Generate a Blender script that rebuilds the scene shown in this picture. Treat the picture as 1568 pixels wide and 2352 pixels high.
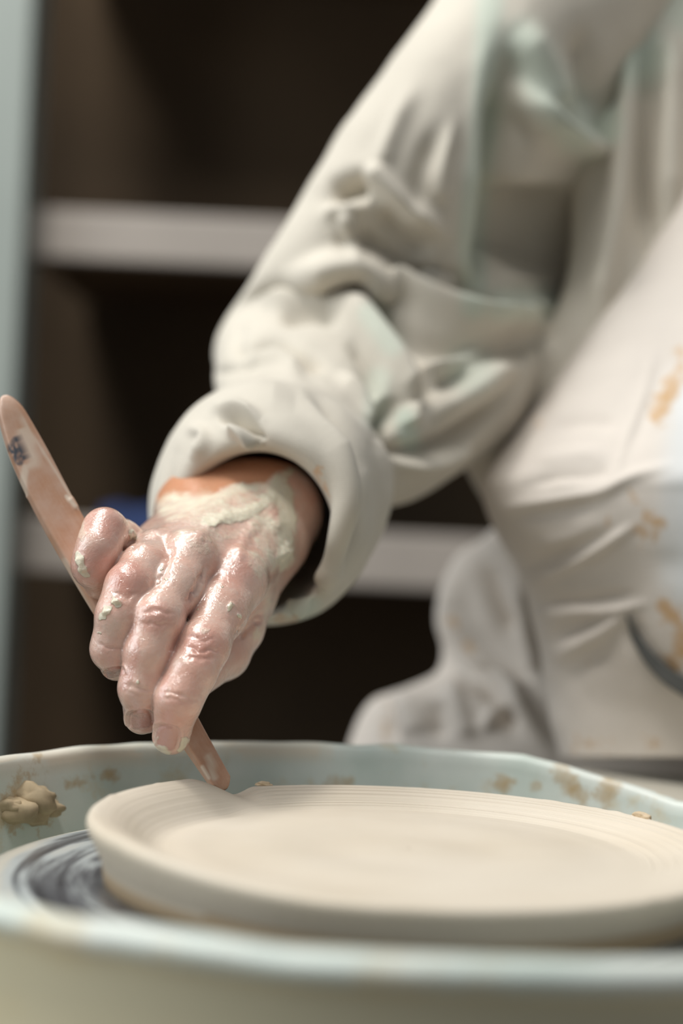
import bpy, bmesh, math, random
import numpy as np
from mathutils import Matrix, Vector

random.seed(4); np.random.seed(4)
for o in list(bpy.data.objects): bpy.data.objects.remove(o, do_unlink=True)
S = bpy.context.scene
COL = S.collection

# ------------------------------------------------------------------ camera
CZ = 0.70                       # camera height above the floor
LENS, SENSOR = 60.0, 24.0
W, H = 1568.0, 2352.0
F = W * LENS / SENSOR           # focal length in pixels
ROLL, PITCH = math.radians(2.7), math.radians(0.35)
cam_o = np.array([0.0, 0.0, CZ])
fwd = np.array([0, math.cos(PITCH), math.sin(PITCH)])
up0 = np.array([0, -math.sin(PITCH), math.cos(PITCH)])
rt0 = np.array([1.0, 0, 0])
rgt = rt0 * math.cos(ROLL) + up0 * math.sin(ROLL)
upv = -rt0 * math.sin(ROLL) + up0 * math.cos(ROLL)
cam = bpy.data.cameras.new('camera'); cam_ob = bpy.data.objects.new('camera', cam)
COL.objects.link(cam_ob); S.camera = cam_ob
cam.sensor_fit = 'HORIZONTAL'; cam.sensor_width = SENSOR; cam.lens = LENS
cam.clip_start = 0.02; cam.clip_end = 50
cam_ob.matrix_world = Matrix(((rgt[0], upv[0], -fwd[0], 0), (rgt[1], upv[1], -fwd[1], 0), (rgt[2], upv[2], -fwd[2], CZ), (0, 0, 0, 1)))
cam.dof.use_dof = True; cam.dof.focus_distance = 0.585; cam.dof.aperture_fstop = 4.0

# ------------------------------------------------------------------ world, lights, exposure
wd = bpy.data.worlds.new('world'); S.world = wd; wd.use_nodes = True
wd.node_tree.nodes['Background'].inputs[0].default_value = (0.80, 0.90, 1.0, 1)
wd.node_tree.nodes['Background'].inputs[1].default_value = 0.17
def area(name, loc, target, sx, sy, power, col):
    l = bpy.data.lights.new(name, 'AREA'); l.shape = 'RECTANGLE'; l.size = sx; l.size_y = sy; l.energy = power; l.color = col
    o = bpy.data.objects.new(name, l); COL.objects.link(o); o.location = loc
    o.rotation_euler = (Vector(target) - Vector(loc)).to_track_quat('-Z', 'Y').to_euler()
    return o
area('ceiling_tube_light', (-0.45, 0.20, 2.30), (0.0, 0.62, 0.6), 1.3, 0.16, 15, (1.0, 0.98, 0.945))
area('ceiling_tube_light', (-0.60, 0.85, 2.30), (0.0, 0.62, 0.6), 1.3, 0.16, 15, (1.0, 0.98, 0.945))
area('window_light', (-2.0, 0.2, 1.55), (0.1, 0.7, 0.75), 1.4, 1.4, 24, (0.93, 0.98, 1.0))
vs = S.view_settings; vs.view_transform = 'Standard'; vs.look = 'None'; vs.gamma = 1; vs.use_curve_mapping = False
vs.exposure = 0.22

# ------------------------------------------------------------------ helpers
def P(px, py, d):
    px = np.asarray(px, float); py = np.asarray(py, float); d = np.asarray(d, float)
    a = (px - W / 2) / F; b = -(py - H / 2) / F
    return cam_o + d[..., None] * (fwd + a[..., None] * rgt + b[..., None] * upv)
def proj(V):
    q = V - cam_o
    z = q @ fwd
    return W / 2 + F * (q @ rgt) / z, H / 2 - F * (q @ upv) / z, z
def poly_dist(x, y, poly):
    best = np.full(x.shape, 1e9); par = np.zeros(x.shape)
    n = len(poly) - 1
    if n == 0:
        return np.hypot(x - poly[0][0], y - poly[0][1]), par
    for i in range(n):
        ax, ay = poly[i]; bx, by = poly[i + 1]
        dx, dy = bx - ax, by - ay
        t = np.clip(((x - ax) * dx + (y - ay) * dy) / (dx * dx + dy * dy + 1e-9), 0, 1)
        d = np.hypot(x - ax - t * dx, y - ay - t * dy)
        m = d < best
        best = np.where(m, d, best); par = np.where(m, (i + t) / n, par)
    return best, par
def smooth_poly(poly, k=6):
    if len(poly) < 3: return poly
    p = np.array(poly, float); q = np.vstack([2 * p[0] - p[1], p, 2 * p[-1] - p[-2]])
    out = []
    for i in range(1, len(q) - 2):
        for t in np.linspace(0, 1, k, endpoint=False): out.append(cr(q[i - 1], q[i], q[i + 1], q[i + 2], t))
    out.append(p[-1]); return [tuple(v) for v in out]
def cr(a, b, c, d, t):
    return 0.5 * ((2 * b) + (c - a) * t + (2 * a - 5 * b + 4 * c - d) * t * t + (3 * b - a - 3 * c + d) * t ** 3)
def resample(ctrl, n):
    c = np.asarray(ctrl, float); m = len(c)
    q = np.concatenate([[2 * c[0] - c[1]], c, [2 * c[-1] - c[-2]]])
    out = []
    for s in np.linspace(0, m - 1 - 1e-9, n):
        i = int(s); t = s - i
        out.append(cr(q[i], q[i + 1], q[i + 2], q[i + 3], t))
    return np.array(out)
def vnormals(V, Q):
    a, b, c, d = V[Q[:, 0]], V[Q[:, 1]], V[Q[:, 2]], V[Q[:, 3]]
    fn = np.cross(c - a, d - b)
    N = np.zeros_like(V)
    for k in range(4): np.add.at(N, Q[:, k], fn)
    return N / (np.linalg.norm(N, axis=1, keepdims=True) + 1e-12)
def facing(V, N):
    q = V - cam_o; q /= np.linalg.norm(q, axis=1, keepdims=True)
    return -(q * N).sum(1)
def sculpt(V, Q, strokes, lo=-0.1, hi=0.3, gain=1.0, jit=0):
    """strokes: (polyline in photo pixels, width px, height m); raise or sink the cloth along its normals"""
    N = vnormals(V, Q); x, y, z = proj(V)
    if jit: x = x + jit * vnoise(V, 600, 31); y = y + jit * vnoise(V, 600, 32)
    f = np.clip((facing(V, N) - lo) / (hi - lo), 0, 1)
    dd = np.zeros(len(V))
    for st in strokes:
        poly, w, a = st[:3]
        d, t = poly_dist(x, y, smooth_poly(poly))
        taper = np.clip(np.minimum(t, 1 - t) * 4 + 0.15, 0, 1) if len(poly) > 1 else 1
        dd += gain * a * np.exp(-(d / w) ** 2) * taper
    return V + N * (dd * f)[:, None]
def paint(V, Q, strokes, face=True, jit=0, p=4):
    N = vnormals(V, Q); x, y, z = proj(V); f = facing(V, N) > -0.15
    if jit: x = x + jit * vnoise(V, 600, 31); y = y + jit * vnoise(V, 600, 32)
    m = np.zeros(len(V))
    for poly, w, a in strokes:
        d, t = poly_dist(x, y, smooth_poly(poly) if len(poly) > 2 else poly)
        m = np.maximum(m, a * np.exp(-(d / w) ** p))
    return m * f if face else m
def grid_quads(n, m, close_m=False):
    i = np.arange(n - 1)[:, None]; jn = m if close_m else m - 1
    j = np.arange(jn)[None, :]; j2 = (j + 1) % m
    return np.stack([i * m + j, i * m + j2, (i + 1) * m + j2, (i + 1) * m + j], -1).reshape(-1, 4)
def vnoise(X, scale, seed=0):
    """smooth value noise, -1..1"""
    p = np.asarray(X) * scale + seed * 17.31
    i = np.floor(p).astype(np.int64); f = p - i; f = f * f * (3 - 2 * f)
    def h(a, b, c):
        n = (a * 374761393 + b * 668265263 + c * 2147483647 + seed * 1274126177) & 0xffffffff
        n = ((n ^ (n >> 13)) * 1274126177) & 0xffffffff
        return ((n ^ (n >> 16)) & 0xffff) / 32767.5 - 1
    r = 0
    for a in (0, 1):
        for b in (0, 1):
            for c in (0, 1):
                w = (f[:, 0] if a else 1 - f[:, 0]) * (f[:, 1] if b else 1 - f[:, 1]) * (f[:, 2] if c else 1 - f[:, 2])
                r = r + w * h(i[:, 0] + a, i[:, 1] + b, i[:, 2] + c)
    return r
def mesh_obj(name, V, Q, material, parent=None, masks=None, smooth=True, tris=None):
    me = bpy.data.meshes.new(name)
    V = np.asarray(V, np.float32); Q = np.asarray(Q, np.int32)
    nq = len(Q); k = Q.shape[1]
    me.vertices.add(len(V)); me.vertices.foreach_set('co', V.ravel())
    me.loops.add(nq * k); me.loops.foreach_set('vertex_index', Q.ravel())
    me.polygons.add(nq); me.polygons.foreach_set('loop_start', np.arange(nq, dtype=np.int32) * k)
    me.update(calc_edges=True); me.validate()
    if smooth: me.polygons.foreach_set('use_smooth', np.ones(len(me.polygons), bool))
    if masks is not None:
        at = me.color_attributes.new('mask', 'FLOAT_COLOR', 'POINT')
        c = np.ones((len(V), 4), np.float32); c[:, :masks.shape[1]] = masks
        at.data.foreach_set('color', c.ravel())
    o = bpy.data.objects.new(name, me); COL.objects.link(o)
    if material: me.materials.append(material)
    if parent: o.parent = parent; o.matrix_parent_inverse = parent.matrix_world.inverted()
    return o
def bm_obj(name, bm, material, parent=None, smooth=False):
    me = bpy.data.meshes.new(name); bm.to_mesh(me); bm.free()
    if smooth:
        for p in me.polygons: p.use_smooth = True
    me.materials.append(material)
    o = bpy.data.objects.new(name, me); COL.objects.link(o)
    if parent: o.parent = parent; o.matrix_parent_inverse = parent.matrix_world.inverted()
    return o
def box_bm(x0, x1, y0, y1, z0, z1, bev=0.002):
    bm = bmesh.new(); bmesh.ops.create_cube(bm, size=1)
    bmesh.ops.scale(bm, vec=(x1 - x0, y1 - y0, z1 - z0), verts=bm.verts)
    bmesh.ops.translate(bm, vec=((x0 + x1) / 2, (y0 + y1) / 2, (z0 + z1) / 2), verts=bm.verts)
    if bev: bmesh.ops.bevel(bm, geom=bm.edges[:], offset=bev, segments=2, affect='EDGES', profile=0.5)
    return bm
def thing(name, loc, label, cat, group=None):
    o = bpy.data.objects.new(name, None); COL.objects.link(o); o.location = loc; o.empty_display_size = 0.05
    o.matrix_world = Matrix.Translation(loc)
    o['label'] = label; o['category'] = cat
    if group: o['group'] = group
    return o
def tag(o, label, cat):
    o['label'] = label; o['category'] = cat; return o
def lathe(profile, n, center):
    pr = np.array(profile, float); m = len(pr)
    a = np.linspace(0, 2 * math.pi, n, endpoint=False)
    V = np.zeros((m, n, 3))
    V[..., 0] = pr[:, 0][:, None] * np.cos(a); V[..., 1] = pr[:, 0][:, None] * np.sin(a); V[..., 2] = pr[:, 1][:, None]
    V = V.reshape(-1, 3) + np.array(center); Q = grid_quads(m, n, True)
    if vnormals(V, Q)[n + 1][2] < 0: Q = Q[:, ::-1]      # the first ring faces up
    return V, Q

# ------------------------------------------------------------------ materials
def mat(name):
    m = bpy.data.materials.new(name); m.use_nodes = True
    nt = m.node_tree; return m, nt, nt.nodes['Principled BSDF']
def N_(nt, t, **kw):
    n = nt.nodes.new(t)
    for k, v in kw.items():
        if k in n.inputs: n.inputs[k].default_value = v
        else: setattr(n, k, v)
    return n
def noise(nt, scale, detail=4, rough=0.55, vec=None, dist=0):
    n = N_(nt, 'ShaderNodeTexNoise'); n.inputs['Scale'].default_value = scale; n.inputs['Detail'].default_value = detail
    n.inputs['Roughness'].default_value = rough; n.inputs['Distortion'].default_value = dist
    if vec is not None: nt.links.new(vec, n.inputs['Vector'])
    return n.outputs['Fac']
def coords(nt): return N_(nt, 'ShaderNodeTexCoord').outputs['Object']
def ramp(nt, fac, stops):
    r = N_(nt, 'ShaderNodeValToRGB'); e = r.color_ramp.elements
    while len(e) < len(stops): e.new(0.5)
    for k, (p, c) in enumerate(stops):
        e[k].position = p; e[k].color = (c, c, c, 1) if isinstance(c, (int, float)) else (*c, 1)
    nt.links.new(fac, r.inputs[0]); return r.outputs[0]
def mix(nt, fac, a, b, mode='MIX'):
    m = N_(nt, 'ShaderNodeMix'); m.data_type = 'RGBA'; m.blend_type = mode
    for s, v in ((m.inputs[0], fac), (m.inputs[6], a), (m.inputs[7], b)):
        if isinstance(v, bpy.types.NodeSocket): nt.links.new(v, s)
        elif isinstance(v, (int, float)): s.default_value = v
        else: s.default_value = (*v, 1)
    return m.outputs[2]
def math_(nt, op, a, b=0.0, clamp=False):
    m = N_(nt, 'ShaderNodeMath'); m.operation = op; m.use_clamp = clamp
    for s, v in ((m.inputs[0], a), (m.inputs[1], b)):
        if isinstance(v, bpy.types.NodeSocket): nt.links.new(v, s)
        else: s.default_value = v
    return m.outputs[0]
def bump(nt, bs, height, strength, dist):
    b = N_(nt, 'ShaderNodeBump'); b.inputs['Strength'].default_value = strength; b.inputs['Distance'].default_value = dist
    nt.links.new(height, b.inputs['Height']); nt.links.new(b.outputs[0], bs.inputs['Normal']); return b
def mask(nt):
    a = N_(nt, 'ShaderNodeAttribute'); a.attribute_name = 'mask'
    s = N_(nt, 'ShaderNodeSeparateColor'); nt.links.new(a.outputs['Color'], s.inputs[0])
    return s.outputs[0], s.outputs[1], s.outputs[2]
def setv(nt, bs, key, v):
    if isinstance(v, bpy.types.NodeSocket): nt.links.new(v, bs.inputs[key])
    elif isinstance(v, (tuple, list)): bs.inputs[key].default_value = (*v, 1) if len(v) == 3 else v
    else: bs.inputs[key].default_value = v
def srgb(r, g, b):
    f = lambda c: ((c / 255 + 0.055) / 1.055) ** 2.4 if c > 10 else c / 255 / 12.92
    return (f(r), f(g), f(b))

def plain(name, col, rough=0.6, var=0.15, scale=20, metal=0):
    m, nt, bs = mat(name); c = coords(nt); n = noise(nt, scale, 5, vec=c)
    dark = tuple(v * (1 - var) for v in col); lite = tuple(min(1, v * (1 + var)) for v in col)
    setv(nt, bs, 'Base Color', ramp(nt, n, [(0.3, dark), (0.7, lite)])); setv(nt, bs, 'Roughness', rough); setv(nt, bs, 'Metallic', metal)
    bump(nt, bs, n, 0.15, 0.002); return m

M_SHELF = plain('shelf_paint', srgb(176, 166, 156), 0.55, 0.08, 6)
M_POST = plain('post_paint', srgb(160, 167, 160), 0.5, 0.06, 6)
M_BACK = plain('dark_back_wood', srgb(98, 80, 59), 0.8, 0.25, 3)
M_WALL = plain('dark_wall', srgb(60, 50, 40), 0.9, 0.1, 3)
M_FLOOR = plain('studio_floor', srgb(95, 85, 75), 0.7, 0.2, 5)
M_BLUE = plain('blue_rag_cloth', srgb(44, 62, 105), 0.9, 0.15, 40)
M_TABLE = plain('wheel_table_paint', srgb(205, 199, 184), 0.55, 0.12, 12)
M_METAL = plain('steel', srgb(120, 120, 118), 0.4, 0.1, 30, 0.8)

def cloth(name, col, stain_col, dark_col, light_col):
    m, nt, bs = mat(name); c = coords(nt); s, g, b = mask(nt)
    n1 = noise(nt, 9, 4, vec=c); n2 = noise(nt, 120, 4, 0.7, vec=c)
    base = mix(nt, ramp(nt, n1, [(0.35, 0.0), (0.7, 1.0)]), tuple(v * 0.93 for v in col), tuple(min(1, v * 1.06) for v in col))
    n3 = noise(nt, 95, 8, 0.72, vec=c)
    blot = math_(nt, 'ADD', s, math_(nt, 'MULTIPLY', math_(nt, 'SUBTRACT', n3, 0.5), 2.6))
    stain = math_(nt, 'MULTIPLY', ramp(nt, blot, [(0.36, 0.0), (0.52, 0.55), (0.85, 1.0)]), ramp(nt, s, [(0.03, 0.0), (0.16, 1.0)]))
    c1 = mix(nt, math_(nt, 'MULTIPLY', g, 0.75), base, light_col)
    c2 = mix(nt, math_(nt, 'MULTIPLY', stain, 0.85), c1, stain_col)
    c3 = mix(nt, math_(nt, 'MULTIPLY', b, 0.9), c2, dark_col)
    setv(nt, bs, 'Base Color', c3); setv(nt, bs, 'Roughness', 0.85); setv(nt, bs, 'Sheen Weight', 0.15)
    wv = [N_(nt, 'ShaderNodeTexWave') for _ in range(2)]
    for k, w in enumerate(wv):
        w.bands_direction = 'XZ'[k]; w.inputs['Scale'].default_value = 420; w.inputs['Distortion'].default_value = 2.0; w.inputs['Detail'].default_value = 1
        nt.links.new(c, w.inputs['Vector'])
    wz = math_(nt, 'MULTIPLY', math_(nt, 'ADD', wv[0].outputs['Fac'], wv[1].outputs['Fac']), 0.35)
    bump(nt, bs, math_(nt, 'ADD', wz, n2), 0.35, 0.0006); return m
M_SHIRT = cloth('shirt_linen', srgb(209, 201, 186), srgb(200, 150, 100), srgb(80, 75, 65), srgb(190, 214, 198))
M_APRON = cloth('apron_cotton', srgb(222, 212, 201), srgb(200, 158, 105), srgb(92, 90, 86), srgb(222, 228, 230))
M_SHADE_STRIP = plain('shade_strip_grey', srgb(84, 84, 80), 0.85, 0.1, 200)  # dark grey that draws the shadowed apron fold as an added sheet

def skin_material():
    m, nt, bs = mat('wet_skin'); c = coords(nt); s, g, b = mask(nt)
    n1 = noise(nt, 60, 4, vec=c); n2 = noise(nt, 240, 5, 0.6, vec=c)
    arm = srgb(204, 146, 112); pink = srgb(212, 168, 152)
    a = N_(nt, 'ShaderNodeAttribute'); a.attribute_name = 'mask'
    base = mix(nt, ramp(nt, n1, [(0.3, 0.0), (0.75, 1.0)]), srgb(222, 172, 152), srgb(234, 200, 182))
    base = mix(nt, ramp(nt, noise(nt, 170, 6, 0.65, vec=c), [(0.45, 0.0), (0.75, 0.6)]), base, srgb(226, 206, 192))
    base = mix(nt, math_(nt, 'SUBTRACT', 1.0, a.outputs['Alpha']), base, arm)
    base = mix(nt, math_(nt, 'MULTIPLY', g, 0.8), base, srgb(196, 122, 108))
    base = mix(nt, b, base, srgb(204, 156, 142))
    blot = math_(nt, 'ADD', s, math_(nt, 'MULTIPLY', math_(nt, 'SUBTRACT', noise(nt, 130, 6, 0.62, vec=c), 0.5), 1.1))
    slip = math_(nt, 'MULTIPLY', ramp(nt, blot, [(0.35, 0.0), (0.75, 1.0)]), math_(nt, 'GREATER_THAN', s, 0.01))
    col = mix(nt, slip, base, srgb(226, 216, 192))
    setv(nt, bs, 'Base Color', col)
    setv(nt, bs, 'Subsurface Weight', 0.18); bs.inputs['Subsurface Radius'].default_value = (1.0, 0.4, 0.25); bs.inputs['Subsurface Scale'].default_value = 0.004
    rg = math_(nt, 'ADD', 0.30, math_(nt, 'MULTIPLY', slip, 0.25))
    setv(nt, bs, 'Roughness', rg)
    wet = math_(nt, 'MULTIPLY', a.outputs['Alpha'], math_(nt, 'SUBTRACT', 1.0, math_(nt, 'MULTIPLY', slip, 0.6)))
    setv(nt, bs, 'Coat Weight', wet); setv(nt, bs, 'Coat Roughness', 0.035); setv(nt, bs, 'Coat IOR', 1.62)
    h = math_(nt, 'ADD', math_(nt, 'MULTIPLY', n2, 0.6), math_(nt, 'MULTIPLY', noise(nt, 700, 3, 0.6, vec=c), 0.35))
    h = math_(nt, 'ADD', h, math_(nt, 'MULTIPLY', slip, 0.8))
    bp = bump(nt, bs, h, 0.8, 0.0006)
    b2 = N_(nt, 'ShaderNodeBump'); b2.inputs['Strength'].default_value = 0.6; b2.inputs['Distance'].default_value = 0.0009
    nt.links.new(noise(nt, 420, 3, 0.55, vec=c, dist=1.0), b2.inputs['Height']); nt.links.new(b2.outputs[0], bs.inputs['Coat Normal'])
    return m
M_SKIN = skin_material()

def wood_material():
    m, nt, bs = mat('wet_wood'); c = coords(nt); s, g, b = mask(nt)
    ga = N_(nt, 'ShaderNodeAttribute'); ga.attribute_name = 'grain'      # position across, through and along the stick
    gr = noise(nt, 900, 6, 0.62, vec=ga.outputs['Vector'])
    n1 = noise(nt, 90, 5, 0.6, vec=c)
    base = mix(nt, gr, srgb(178, 126, 94), srgb(206, 164, 134))
    film = ramp(nt, n1, [(0.36, 0.0), (0.66, 0.8)])
    base = mix(nt, film, base, srgb(206, 174, 154))
    base = mix(nt, s, base, srgb(226, 210, 190))
    base = mix(nt, b, base, srgb(70, 76, 84))
    setv(nt, bs, 'Base Color', base); setv(nt, bs, 'Roughness', 0.38); setv(nt, bs, 'Coat Weight', 0.25); setv(nt, bs, 'Coat Roughness', 0.2)
    bump(nt, bs, math_(nt, 'ADD', gr, n1), 0.2, 0.0006); return m
M_WOOD = wood_material()

def clay_material():
    m, nt, bs = mat('wet_clay'); c = coords(nt); n1 = noise(nt, 14, 4, vec=c); n2 = noise(nt, 150, 5, vec=c)
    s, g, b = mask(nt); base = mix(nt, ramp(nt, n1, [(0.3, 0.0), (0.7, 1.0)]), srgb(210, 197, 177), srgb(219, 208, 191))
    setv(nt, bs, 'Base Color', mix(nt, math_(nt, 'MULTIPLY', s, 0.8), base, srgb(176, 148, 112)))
    setv(nt, bs, 'Roughness', 0.55); setv(nt, bs, 'Specular IOR Level', 0.35)
    bump(nt, bs, n2, 0.12, 0.0006); return m
M_CLAY = clay_material()
M_SCRAP = plain('clay_scrap', srgb(206, 184, 152), 0.6, 0.15, 120)
M_LUMP = plain('drying_clay', srgb(170, 152, 122), 0.8, 0.25, 90)

def polar(nt, cscale_r, cscale_a):
    c = coords(nt); sp = N_(nt, 'ShaderNodeSeparateXYZ'); nt.links.new(c, sp.inputs[0])
    r = math_(nt, 'SQRT', math_(nt, 'ADD', math_(nt, 'MULTIPLY', sp.outputs[0], sp.outputs[0]), math_(nt, 'MULTIPLY', sp.outputs[1], sp.outputs[1])))
    ux = math_(nt, 'DIVIDE', sp.outputs[0], r); uy = math_(nt, 'DIVIDE', sp.outputs[1], r)
    cb = N_(nt, 'ShaderNodeCombineXYZ')
    nt.links.new(math_(nt, 'MULTIPLY', ux, cscale_a), cb.inputs[0]); nt.links.new(math_(nt, 'MULTIPLY', uy, cscale_a), cb.inputs[1]); nt.links.new(math_(nt, 'MULTIPLY', r, cscale_r), cb.inputs[2])
    return cb.outputs[0], r
def wheel_head_material():
    m, nt, bs = mat('slip_smeared_wheel_head'); v, r = polar(nt, 130, 0.9)
    n = noise(nt, 1.0, 5, 0.6, vec=v, dist=0.3)
    edge = ramp(nt, r, [(0.119, 0.0), (0.127, 0.55)])
    f = math_(nt, 'ADD', n, math_(nt, 'MULTIPLY', edge, 0.6))
    col = ramp(nt, f, [(0.38, srgb(50, 50, 56)), (0.50, srgb(96, 98, 102)), (0.58, srgb(182, 188, 188)), (0.68, srgb(206, 200, 186))])
    setv(nt, bs, 'Base Color', col); setv(nt, bs, 'Roughness', 0.3); setv(nt, bs, 'Coat Weight', 0.3); setv(nt, bs, 'Coat Roughness', 0.2)
    bump(nt, bs, n, 0.2, 0.0008); return m
M_HEAD = wheel_head_material()
def pan_material():
    m, nt, bs = mat('splash_pan_plastic'); c = coords(nt); s, g, b = mask(nt)
    n1 = noise(nt, 16, 5, 0.6, vec=c); n2 = noise(nt, 110, 8, 0.72, vec=c)
    base = mix(nt, ramp(nt, n1, [(0.38, 0.0), (0.62, 1.0)]), srgb(206, 216, 206), srgb(226, 229, 220))
    base = mix(nt, ramp(nt, noise(nt, 38, 5, 0.7, vec=c), [(0.53, 0.0), (0.66, 0.7)]), base, srgb(208, 190, 152))
    base = mix(nt, g, base, srgb(226, 214, 194))
    blot = math_(nt, 'ADD', s, math_(nt, 'MULTIPLY', math_(nt, 'SUBTRACT', n2, 0.5), 2.4))
    st = math_(nt, 'MULTIPLY', ramp(nt, blot, [(0.36, 0.0), (0.55, 0.55), (0.9, 1.0)]), ramp(nt, s, [(0.03, 0.0), (0.16, 1.0)]))
    base = mix(nt, math_(nt, 'MULTIPLY', st, 0.85), base, srgb(186, 156, 108))
    base = mix(nt, math_(nt, 'MULTIPLY', b, 0.9), base, srgb(226, 214, 178))
    setv(nt, bs, 'Base Color', base); setv(nt, bs, 'Roughness', 0.4)
    bump(nt, bs, math_(nt, 'ADD', n2, st), 0.15, 0.001); return m
M_PAN = pan_material()

# ------------------------------------------------------------------ the room
o = bm_obj('floor', box_bm(-3, 3, -2.5, 3.0, -0.05, 0.0, 0), M_FLOOR); o['kind'] = 'structure'
o = bm_obj('wall_back', box_bm(-3, 3, 2.6, 2.7, 0.0, 2.7, 0), M_WALL); o['kind'] = 'structure'

# shelving behind the potter
SY0, SY1 = 1.70, 2.12
shelf = thing('shelf_unit', (0.3, 1.9, 0), 'pale grey open shelving unit with dark back panel behind the potter', 'shelf')
for zt, th in ((CZ + 0.300, 0.050), (CZ - 0.008, 0.055), (CZ - 0.34, 0.05), (CZ + 0.70, 0.05)):  # topmost board is out of view, added to darken the shelves below
    bd = bm_obj('shelf_board', box_bm(-0.335, 1.35, SY0 + 0.022, SY1, zt - th * 0.8, zt - 0.001, 0.003), M_BACK, shelf)
    bm_obj('edge_strip', box_bm(-0.335, 1.35, SY0 + 0.002, SY0 + 0.022, zt - th, zt, 0.003), M_SHELF, bd)
for x in (-0.381, 1.35):
    bm_obj('upright_post', box_bm(x, x + 0.06, SY0 - 0.05, SY0 + 0.03, 0, 1.75, 0.004), M_POST, shelf)
bm_obj('back_panel', box_bm(-0.62, 1.42, SY1 + 0.022, SY1 + 0.035, 0, 1.75, 0.002), M_BACK, shelf)
for x in (-0.45, 1.404): bm_obj('side_panel', box_bm(x - 0.01, x + 0.004, SY0 + 0.032, SY1 - 0.032, 0, 1.75, 0.002), M_BACK, shelf)

# blue rag hanging over the edge of the lower shelf
zt = CZ - 0.008
n, mm = 60, 30
path = resample([(SY0 + 0.10, zt + 0.004), (SY0 + 0.05, zt + 0.010), (SY0 + 0.015, zt + 0.012), (SY0 - 0.006, zt + 0.004), (SY0 - 0.012, zt - 0.012), (SY0 - 0.012, zt - 0.026)], n)
u = np.linspace(0, 1, mm)
V = np.zeros((n, mm, 3)); V[..., 0] = -0.240 + 0.075 * u; V[..., 1] = path[:, 0][:, None] - 0.006 * np.abs(np.sin(u * 9)) * np.linspace(0, 1, n)[:, None]; V[..., 2] = path[:, 1][:, None] + 0.004 * np.sin(u * 7) ** 2
rag = mesh_obj('blue_rag', V.reshape(-1, 3), grid_quads(n, mm), M_BLUE)
md = rag.modifiers.new('thick', 'SOLIDIFY'); md.thickness = 0.003; md.offset = 1
tag(rag, 'blue cloth rag hanging over the edge of the grey shelf', 'rag')

# ------------------------------------------------------------------ pottery wheel
PC = np.array([0.0251, 0.516])               # axis of the wheel
Z_RIM, Z_HEAD, Z_PAN = CZ - 0.0935, CZ - 0.1085, CZ - 0.0878
wheel = thing('pottery_wheel', (PC[0], PC[1], 0), 'electric pottery wheel with dark round wheel head smeared with slip', 'pottery wheel')
prof = [(0.0005, 0), (0.02, 0), (0.06, 0), (0.10, 0), (0.125, 0), (0.1285, -0.0008), (0.130, -0.003), (0.130, -0.012), (0.128, -0.0145), (0.03, -0.016), (0.02, -0.03), (0.02, -0.08), (0.0005, -0.08)]
V, Q = lathe(prof, 160, (0, 0, 0))
hd = mesh_obj('wheel_head', V, Q, M_HEAD, wheel); hd.matrix_world = Matrix.Translation((PC[0], PC[1], Z_HEAD))
bm_obj('table_body', box_bm(PC[0] - 0.20, PC[0] + 0.24, PC[1] - 0.19, PC[1] + 0.20, 0.16, Z_HEAD - 0.062, 0.01), M_TABLE, wheel)
bm_obj('rear_tray', box_bm(PC[0] - 0.02, PC[0] + 0.42, PC[1] + 0.188, PC[1] + 0.295, Z_HEAD - 0.12, CZ - 0.111, 0.008), M_TABLE, wheel)
for sx in (-0.15, 0.19):
    for sy in (-0.15, 0.16):
        bm_obj('leg', box_bm(PC[0] + sx - 0.02, PC[0] + sx + 0.02, PC[1] + sy - 0.02, PC[1] + sy + 0.02, 0.0, 0.165, 0.004), M_METAL, wheel)

# splash pan: a round tub whose rim dips towards the potter's lap
prof = [(0.020, -0.060), (0.08, -0.060), (0.135, -0.060), (0.149, -0.057), (0.1535, -0.050), (0.1555, -0.035), (0.157, -0.020), (0.1585, -0.008), (0.1590, -0.004), (0.1600, -0.0012), (0.1622, 0.0), (0.1650, -0.0004), (0.1672, -0.0018), (0.1678, -0.0040), (0.1665, -0.0060), (0.1640, -0.0082), (0.1630, -0.022), (0.1615, -0.036), (0.1595, -0.052), (0.156, -0.0615), (0.14, -0.064), (0.02, -0.064)]
pr = resample(prof, 150); pr[:, 0] *= 1 + 0.016 * np.clip((pr[:, 0] - 0.1) / 0.06, 0, 1)
nA = 360; V, Q = lathe(pr, nA, (0, 0, 0))
Q = np.vstack([Q, grid_quads(2, nA, True)[:0]])
ang = np.arctan2(V[:, 1], V[:, 0]); hgt = np.clip((V[:, 2] + 0.06) / 0.05, 0, 1)
da = np.abs((ang - math.radians(30) + math.pi) % (2 * math.pi) - math.pi)
V[:, 2] -= 0.011 * np.clip((math.radians(42) - da) / math.radians(22), 0, 1) ** 1.0 * hgt
V[:, 2] += hgt * 0.0006 * vnoise(V * [1, 1, 0], 60, 3)
Vw = V + [PC[0], PC[1], Z_PAN]
N = vnormals(Vw, Q)
s = paint(Vw, Q, [([(60, 1850)], 75, 0.75), ([(30, 1870), (90, 1840)], 55, 0.8), ([(150, 1800), (270, 1775)], 22, 0.6), ([(90, 1735)], 16, 0.6), ([(1160, 1800)], 34, 0.75), ([(1235, 1806)], 16, 0.8), ([(1290, 1780), (1310, 1800)], 36, 0.75), ([(1390, 1812)], 44, 0.85), ([(1340, 1830)], 40, 0.6), ([(1520, 1818)], 20, 0.5), ([(770, 1795), (800, 1790)], 22, 0.6), ([(390, 1740)], 40, 0.3)], True, 0, 2)
rr = np.hypot(V[:, 0], V[:, 1])
g = np.clip(1 - np.abs(V[:, 2] + 0.003) / 0.006, 0, 1) * (ang > 0) * (0.5 + 0.5 * (vnoise(V, 40, 5) > -0.2)) * (da > 1.2)
nr_ = (N[:, :2] * V[:, :2]).sum(1) / rr
b = ((nr_ > 0.3) & (V[:, 2] < -0.006)).astype(float)
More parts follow.
